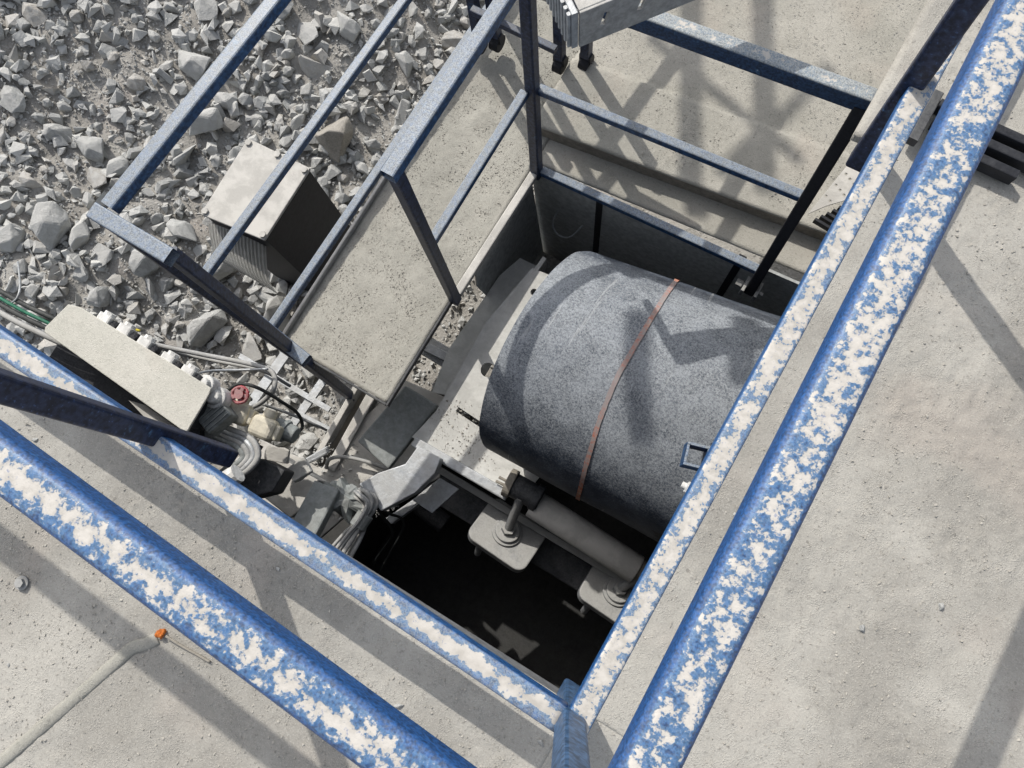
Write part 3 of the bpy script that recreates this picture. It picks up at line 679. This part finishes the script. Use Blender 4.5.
# bent ribbed guard leaning on it
bm = B(); a0, a1, b1, b0 = at(208, 222, -1.62), at(266, 246, -1.66), at(288, 300, -1.78), at(236, 268, -1.76)
n, mm = 130, 12; G = []
for i in range(n+1):
    row = []
    for j in range(mm+1):
        u, v = i/n, j/mm; p = (a0*(1-u)+a1*u)*(1-v)+(b0*(1-u)+b1*u)*v
        p = p+Vector((0, -.05*sin(pi*v)*1.2, .0022*sin(u*pi*34)+.03*sin(pi*u)))
        row.append(bm.verts.new(p))
    G.append(row)
for i in range(n):
    for j in range(mm): bm.faces.new((G[i][j], G[i+1][j], G[i+1][j+1], G[i][j+1]))
bmesh.ops.solidify(bm, geom=bm.faces[:], thickness=.008)
tag(obj('ribbed_guard', bm, 'palelight'), 'bent ribbed grey sheet leaning on the front of the steel box', 'guard')

# ------------------------------------------------------------------ stand and perforated channel at the top
t = thing('trolley_stand', (-1.15, 1.75, -1.19), 'dark blue small stand on wheels at the top edge, beside the walkway railing', 'stand')
for px, py in ((480, 44), (497, 42), (560, 64), (586, 62)):
    f = at(px, py, -1.12); top = Vector((f.x-.02, f.y+.04, -.5)); 
    bm = B(); add_bar(bm, f+Vector((0, 0, .05)), top, .042, .042, .005, up=Vector((0, 1, 0))); lg = obj('leg', bm, 'innerdark', t)
    bm = B(); add_cyl(bm, f+Vector((-.022, 0, .0)), f+Vector((.022, 0, .0)), .04, seg=20, bev=.004); add_box(bm, f+Vector((0, 0, .035)), (.055, .03, .05), bev=.003); obj('wheel', bm, 'black', lg)
bm = B(); add_bar(bm, at(494, 20, -.95), at(556, 50, -.95), .03, .03, .004); obj('cross_bar', bm, 'innerdark', t)
bm = B(); add_bar(bm, at(472, 10, -.72), at(498, 22, -.72), .03, .03, .004); obj('cross_bar', bm, 'innerdark', t)
bm = B(); add_prism(bm, [at(x, y, -.48) for x, y in ((512, -14), (582, 12), (640, -20), (560, -60))], .02, .004); obj('top_plate', bm, 'pale', t)

t = thing('perforated_channel', at(600, 20, .02), 'pale grey steel channel with slots and a ridged end, crossing the top edge', 'channel')
p0, p1 = at(579, 46, .02), at(790, -40, .02); nrm = Vector((0, 0, 1)).cross(p1-p0).normalized()
bm = B(); c = (p0+p1)/2; add_bar(bm, p0+Vector((0, 0, .07)), p1+Vector((0, 0, .07)), .010, .14, .002); sd = obj('side_plate', bm, 'pale', t)
c = B(); dr = (p1-p0).normalized()
for k in range(5):
    q = p0+dr*(.07+.105*k)+Vector((0, 0, .08)); add_bar(c, q-Vector((0, 0, .022))-dr*.006, q+Vector((0, 0, .022))+dr*.006, .016, .1, .005, up=dr.cross(Vector((0, 0, 1))))
cut(sd, c)
bm = B(); add_bar(bm, p0+nrm*.045+Vector((0, 0, .137)), p1+nrm*.045+Vector((0, 0, .137)), .085, .010, .002); obj('top_plate', bm, 'pale', t)
bm = B(); add_bar(bm, p0-nrm*.0-dr*.012+Vector((0, 0, .07)), p0+nrm*.22-dr*.012+Vector((0, 0, .07)), .018, .14, .003)
for k in range(11): add_bar(bm, p0-dr*.026+nrm*(.01+(.0205*k))+Vector((0, 0, .005)), p0-dr*.026+nrm*(.01+(.0205*k))+Vector((0, 0, .135)), .011, .010, .003, up=dr)
obj('ridged_end', bm, 'bare', t)

# perforated tread at the top of the right-hand rail
t = thing('stair_tread', at(840, 195, -1.1), 'perforated pale stair tread with dark slots, against the right middle rail', 'stair tread')
bm = B(); add_prism(bm, [at(x, y, -.98) for x, y in ((808, 214), (858, 152), (900, 140), (880, 190), (826, 206))], .006, .001); pl = obj('tread_plate', bm, 'pale', t)
c = B()
for i in range(4):
    for j in range(3):
        q = at(826+i*10+j*4, 196-i*11+j*5, -.98); add_cyl(c, q-Vector((0, 0, .03)), q+Vector((0, 0, .03)), .006, seg=8)
cut(pl, c)
for k in range(5):
    bm = B(); a = at(814+k*6, 220-k*5+k*2, -1.0); add_bar(bm, a, a+Vector((.22, -.02, 0)), .012, .03, .002); obj('slat', bm, 'black', t)

# black bars lying on the right-hand deck
t = thing('bar_grate', at(960, 130, 0), 'black steel bars lying on the deck, passing under the right handrail at the top', 'grate')
for k, (dx, ln) in enumerate(((0, .5), (0, .5), (.0, .225))):
    a = at(937, 106, .03)+Vector((.01*k, -.046*k, 0)); bm = B(); add_bar(bm, a, a+Vector((ln, 0, 0)), .024, .04, .003); obj('bar', bm, 'black', t)
bm = B(); a = at(937, 106, .03); add_bar(bm, a+Vector((-.014, -.12, .0)), a+Vector((-.014, .03, 0)), .026, .03, .003); add_bar(bm, a+Vector((.03, .014, .01)), a+Vector((.03, .10, .03)), .03, .02, .003); obj('end_bar', bm, 'dark', t)

# ------------------------------------------------------------------ things on the near deck
t = thing('buried_cable', at(80, 700, 0), 'dust covered cable on the near deck, ending in orange tape under the left handrail', 'cable')
bm = B(); pts = [at(x, y, z) for x, y, z in ((-40, 800, 0), (0, 763, 0), (50, 720, .001), (95, 680, .002), (118, 660, .002), (132, 648, .001), (146, 644, .001), (157, 638, .003))]
add_tube(bm, pts, .016, 12)
for v in bm.verts: v.co.z = v.co.z*.42-.001+.002*fbm(v.co.x, v.co.y, 30, 2); 
for i, v in enumerate(bm.verts): pass
obj('jacket', bm, 'walk', t, True)
bm = B(); c = at(161, 634, .009); bmesh.ops.create_icosphere(bm, subdivisions=3, radius=.010)
for v in bm.verts: v.co = v.co*(1+.8*noise.noise(v.co*160))+c
obj('tape_end', bm, 'orange', t)
bm = B(); add_tube(bm, [at(166, 636, .012), at(180, 645, .008), at(196, 654, .004), at(210, 662, .005)], .0035, 8); obj('wire', bm, 'brown', t, True)
t = thing('bolt', at(20, 583, 0), 'loose zinc bolt half sunk in dust at the left edge of the near deck', 'bolt')
c = at(21, 583, .008); bm = B(); add_cyl(bm, c-Vector((0, 0, .006)), c, .018, seg=20, bev=.001); obj('washer', bm, 'steel', t)
bm = B(); add_cyl(bm, c+Vector((0, 0, .0004)), c+Vector((0, 0, .010)), .012, seg=6, bev=.001); obj('head', bm, 'steel', t)

# ------------------------------------------------------------------ stones
def hull(rnd, n=16, flat=.7):
    bm = B()
    sx, sy, sz = 1, rnd.uniform(.6, 1), rnd.uniform(.45, flat+.15)
    for _ in range(n):
        v = Vector((rnd.gauss(0, 1), rnd.gauss(0, 1), rnd.gauss(0, 1))).normalized()*rnd.uniform(.85, 1.0)
        bm.verts.new((v.x*sx*.5, v.y*sy*.5, v.z*sz*.5))
    r = bmesh.ops.convex_hull(bm, input=bm.verts)
    bmesh.ops.delete(bm, geom=[g for g in r['geom_interior'] if isinstance(g, bmesh.types.BMVert)], context='VERTS')
    bmesh.ops.dissolve_limit(bm, angle_limit=R(14), verts=bm.verts, edges=bm.edges)
    bmesh.ops.bevel(bm, geom=bm.edges[:], offset=.02, segments=1, affect='EDGES', clamp_overlap=True)
    bmesh.ops.triangulate(bm, faces=bm.faces[:])
    for _ in range(2): bmesh.ops.subdivide_edges(bm, edges=[e for e in bm.edges if e.calc_length() > .09], cuts=1, use_grid_fill=True)
    bmesh.ops.triangulate(bm, faces=bm.faces[:])
    o_ = Vector((rnd.random()*9, rnd.random()*9, 0))
    for v in bm.verts: v.co += v.co.normalized()*(.032*noise.fractal(v.co*2.6+o_, 1, 2, 3))
    return bm
rnd = random.Random(21)
protos = []
for i in range(16):
    bm = hull(rnd, rnd.choice((10, 13, 17, 22)), .75)
    me = bpy.data.meshes.new('rock'); bmesh.ops.recalc_face_normals(bm, faces=bm.faces); bm.to_mesh(me); bm.free(); me.materials.append(M['rock']); protos.append(me)
def put_rock(x, y, size, lab, grp, pr=None, sc=None, rot=None, z=None):
    o = bpy.data.objects.new('rock', protos[pr if pr is not None else rnd.randrange(16)]); COL.objects.link(o)
    s = sc or (rnd.uniform(.85, 1.15), rnd.uniform(.8, 1.1), rnd.uniform(.8, 1.2))
    o.scale = [size*k for k in s]
    o.rotation_euler = rot or (rnd.uniform(-.5, .5), rnd.uniform(-.5, .5), rnd.uniform(0, 2*pi))
    o.location = (x, y, (gz(x, y) if z is None else z)+size*.16)
    return tag(o, lab, 'rock', grp)
def ground_at(px, py):
    z = -2.6
    for _ in range(12):
        p = at(px, py, z); z = .5*z+.5*gz(p.x, p.y)
    return at(px, py, z)
big = [  # picture position, width in px, label
 (338, 141, 60, 'large brownish rock between the middle and lower rails, right of the steel box'),
 (322, 66, 44, 'large pale flat rock under the handrail, above the brownish one'),
 (308, 36, 32, 'pale upright rock near the top edge, left of the middle rail'),
 (285, 12, 34, 'light grey rock at the top edge, right of the outer handrail'),
 (404, 68, 30, 'rounded grey rock right of the outer middle rail'),
 (212, 330, 46, 'big pale block lying beside the end of the walkway railing'),
 (150, 262, 38, 'big grey rock under the upper part of the railing post'),
 (56, 228, 50, 'long pale rock near the left edge, left of the railing corner'),
 (84, 236, 36, 'flat grey slab just right of the long pale rock at the left edge'),
 (62, 136, 34, 'light grey rock left of the middle of the rubble slope'),
 (186, 153, 38, 'grey angular rock just right of the outer handrail'),
 (208, 128, 40, 'dark grey rock above the steel box'),
 (38, 18, 32, 'pale rock close to the top left corner'),
 (208, 12, 34, 'grey rock at the top edge left of the outer handrail'),
 (16, 102, 34, 'pale rock at the left edge, upper part of the rubble'),
 (100, 180, 34, 'pale wedge rock left of the railing corner stub'),
 (374, 144, 22, 'small white rock right of the brownish one'),
 (228, 103, 28, 'grey split rock between the outer rails'),
 (350, 30, 34, 'long grey rock under the outer middle rail near the top edge'),
 (455, 45, 30, 'grey rock beside the walkway handrail near the top'),
 (70, 90, 26, 'pale rock above the long slope, near the left edge'),
 (14, 240, 32, 'light rock at the left edge, above the cables'),
 (120, 170, 26, 'grey rock above the railing corner'),
]
spots = []
for px, py, wpx, lab in big:
    p = ground_at(px, py); size = wpx*(H-p.z)/F
    o_ = put_rock(p.x, p.y, size*1.25, lab, None); spots.append((p.x, p.y, size*.6))
    if 'large brownish' in lab: o_.material_slots[0].link = 'OBJECT'; o_.material_slots[0].material = M['brownrock']
GL = 'grey angular rock lying loose in the rubble slope beyond the walkway'
cnt = 0; tries = 0
cornerpx = [ground_at(*c) for c in ((-30, -30), (520, -30), (-30, 330), (420, 480))]
while cnt < 277 and tries < 60000:
    tries += 1
    px = rnd.uniform(-15, 500); py = rnd.uniform(-15, 470)
    if py > 330 and (px < 230 or px > 350): continue
    if px > 470-(py-20)*.62 and py < 400: continue
    # gravelly patch with few big stones, as in the photo
    g = math.exp(-(((px-130)/60)**2+((py-60)/60)**2))
    if rnd.random() < g*.9: continue
    p = ground_at(px, py); wpx = min(42, 11+rnd.paretovariate(1.25)*5.5); size = wpx*(H-p.z)/F; r = size*.5
    if any((p.x-a)**2+(p.y-b)**2 < ((r+c)*.78)**2 for a, b, c in spots): continue
    spots.append((p.x, p.y, r)); cnt += 1
    put_rock(p.x, p.y, size, GL, 'loose rocks in the rubble slope')

def stones(name, n, place, smin, smax, mat, lab, cat, seed, sink=.1):
    rn = random.Random(seed); T = []
    for k in range(10):
        b = hull(rn, rn.choice((7, 8, 10)), .7) if k < 0 else None
        b = B()
        sy, sz = rn.uniform(.6, 1), rn.uniform(.4, .8)
        for _ in range(8):
            v = Vector((rn.gauss(0, 1), rn.gauss(0, 1), rn.gauss(0, 1))).normalized(); b.verts.new((v.x*.5, v.y*.5*sy, v.z*.5*sz))
        r = bmesh.ops.convex_hull(b, input=b.verts); bmesh.ops.delete(b, geom=[g for g in r['geom_interior'] if isinstance(g, bmesh.types.BMVert)], context='VERTS')
        bmesh.ops.recalc_face_normals(b, faces=b.faces)
        b.verts.index_update(); T.append(([v.co.copy() for v in b.verts], [[v.index for v in f.verts] for f in b.faces])); b.free()
    V, Fc = [], []
    for _ in range(n):
        q = place(rn)
        if q is None: continue
        x, y, z = q; s = smin*(smax/smin)**(rn.random()**2.8); vs, fs = rn.choice(T)
        m = Matrix.Rotation(rn.uniform(0, 6.28), 3, 'Z') @ Matrix.Rotation(rn.uniform(-.8, .8), 3, 'X'); o = len(V)
        for v in vs: V.append(m@(v*s)+Vector((x, y, z+s*sink)))
        for f in fs: Fc.append([o+i for i in f])
    me = bpy.data.meshes.new(name); me.from_pydata([tuple(v) for v in V], [], Fc); me.materials.append(M[mat])
    o = bpy.data.objects.new(name, me); COL.objects.link(o); return tag(o, lab, cat, kind='stuff')
def pl_rub(rn):
    x = rn.uniform(-5.2, -.9); y = rn.uniform(-.8, 4.3)
    if fbm(x, y, 1.3, 3, 11) < rn.uniform(-.75, .30)-.02: return None
    if y < -.2 and x > -1.3: return None
    return x, y, gz(x, y)
def pl_rub2(rn):
    x = rn.uniform(-4.9, -1.0); y = rn.uniform(-.8, 4.0); return x, y, gz(x, y)
stones('rubble', 24000, pl_rub, .022, .15, 'gravel', 'small broken grey stones covering the rubble slope', 'rubble', 5, .15)
stones('gravel', 45000, pl_rub2, .008, .026, 'gravel', 'fine grey gravel between the rocks of the slope', 'gravel', 6, .2)
def pl_deck(rn):
    if rn.random() < .5: x, y = rn.uniform(-1.6, .9), rn.uniform(-1.3, EY-.03)
    else: x, y = rn.uniform(EX+.03, 1.7), rn.uniform(-1, 1.7)
    if fbm(x, y, 2.2, 3, 7) < rn.uniform(-.7, .35): return None
    return x, y, dz(x, y)
stones('deck_grit', 60000, pl_deck, .0018, .010, 'grit', 'small grit and crumbs scattered on the dusty deck', 'grit', 8, .1)
def pl_walk(rn):
    if rn.random() < .6: x, y = rn.uniform(-1.44, -.95), rn.uniform(.1, 2.1); return x, y, WZ
    x, y = rn.uniform(-.98, .6), rn.uniform(1.45, 2.6); y += SK*(x+1); return x, y, -1.12
stones('walkway_grit', 26000, pl_walk, .003, .010, 'grit', 'small grit scattered on the dusty walkway and upper floor', 'grit', 9, .1)
def pl_side(rn): x, y = rn.uniform(-.9, -.62), rn.uniform(.2, 1.0); return x, y, -2.05+.3*fbm(x, y, 3)
bm = B(); gridsheet(bm, -1.3, -.5, .1, 1.25, .05, lambda x, y: -2.12+.06*fbm(x, y, 3), .45)
tag(obj('spilled_heap', bm, 'ground', smooth=True), kind='structure')
def pl_lump(rn):
    if rn.random() < .4: x, y = rn.uniform(-1.5, .5), rn.uniform(-1.2, EY-.05)
    else: x, y = rn.uniform(EX+.05, 1.6), rn.uniform(-.8, 1.6)
    return x, y, dz(x, y)
for k_ in range(26):
    x_, y_, z_ = pl_lump(rnd)
    o_ = put_rock(x_, y_, rnd.uniform(.010, .026), 'small loose stone lying on the dusty near deck', 'small stones on the near deck', z=z_-.002); o_.name = 'pebble'; o_['category'] = 'pebble'
stones('frame_grit', 500, lambda rn: (lambda p: (p.x, p.y, fz+.0005))(at(rn.uniform(430, 500), rn.uniform(400, 470), fz)), .004, .014, 'grit', 'grit lying on the conveyor side frame', 'grit', 15, .2)
stones('base_grit', 500, lambda rn: (lambda p: (p.x, p.y, -1.719))(at(rn.uniform(300, 400), rn.uniform(440, 520), -1.72)), .006, .03, 'gravel', 'crumbs of stone lying on the pale machine base', 'grit', 14, .2)
stones('spilled_stones', 900, lambda rn: (lambda x, y: (x, y, -2.12+.06*fbm(x, y, 3)))(rn.uniform(-1.28, -.52), rn.uniform(.12, 1.2)), .02, .07, 'gravel', 'broken stones spilled between the walkway and the belt frame', 'rubble', 12, .2)

# ------------------------------------------------------------------ conveyor gallery high above, out of the picture: its lattice shades the floor and belt
SV = -SD
def lift(px, py, z, zc): p = at(px, py, z); return p+SV*(zc-z)
zc = 2.7
a0 = lift(642, 440, -.74, zc); a1 = lift(642, 330, -.74, zc); b0 = lift(748, 405, -.76, zc); b1 = lift(745, 320, -.78, zc)
f0 = lift(690, 190, -1.12, zc); f1 = lift(690, 40, -1.12, zc); g0 = lift(765, 190, -1.12, zc); g1 = lift(762, 30, -1.12, zc)
x0 = lift(650, 385, -.74, zc); x1 = lift(742, 382, -.76, zc)
t = thing('conveyor_gallery', (f1.x, f1.y, zc), 'steel lattice of an overhead conveyor, above and outside the picture', 'lattice')
def bar(nm, p, q, wd): 
    bm = B(); add_bar(bm, p, q, wd, wd*.5, .003); obj(nm, bm, 'innerdark', t)
def ext(p, q, k0, k1): d = q-p; return p-d*k0, q+d*k1
bar('chord', *ext(a0, a1, 0, .1), .08); bar('chord', *ext(b0, b1, 0, .1), .08)
bar('chord', *ext(f0, f1, 0, .6), .085); bar('chord', *ext(g0, g1, 0, .6), .08)
bar('diagonal', lift(648, 30, -1.12, zc+.1), lift(800, 160, -1.12, zc+.1), .05)
#bar('diagonal', lift(640, 110, -1.12, zc+.1), lift(770, 0, -1.12, zc+.1), .05)
bar('diagonal', lift(830, 60, -1.12, zc+.1), lift(720, 175, -1.12, zc+.1), .05)
print('objects', len(bpy.data.objects))
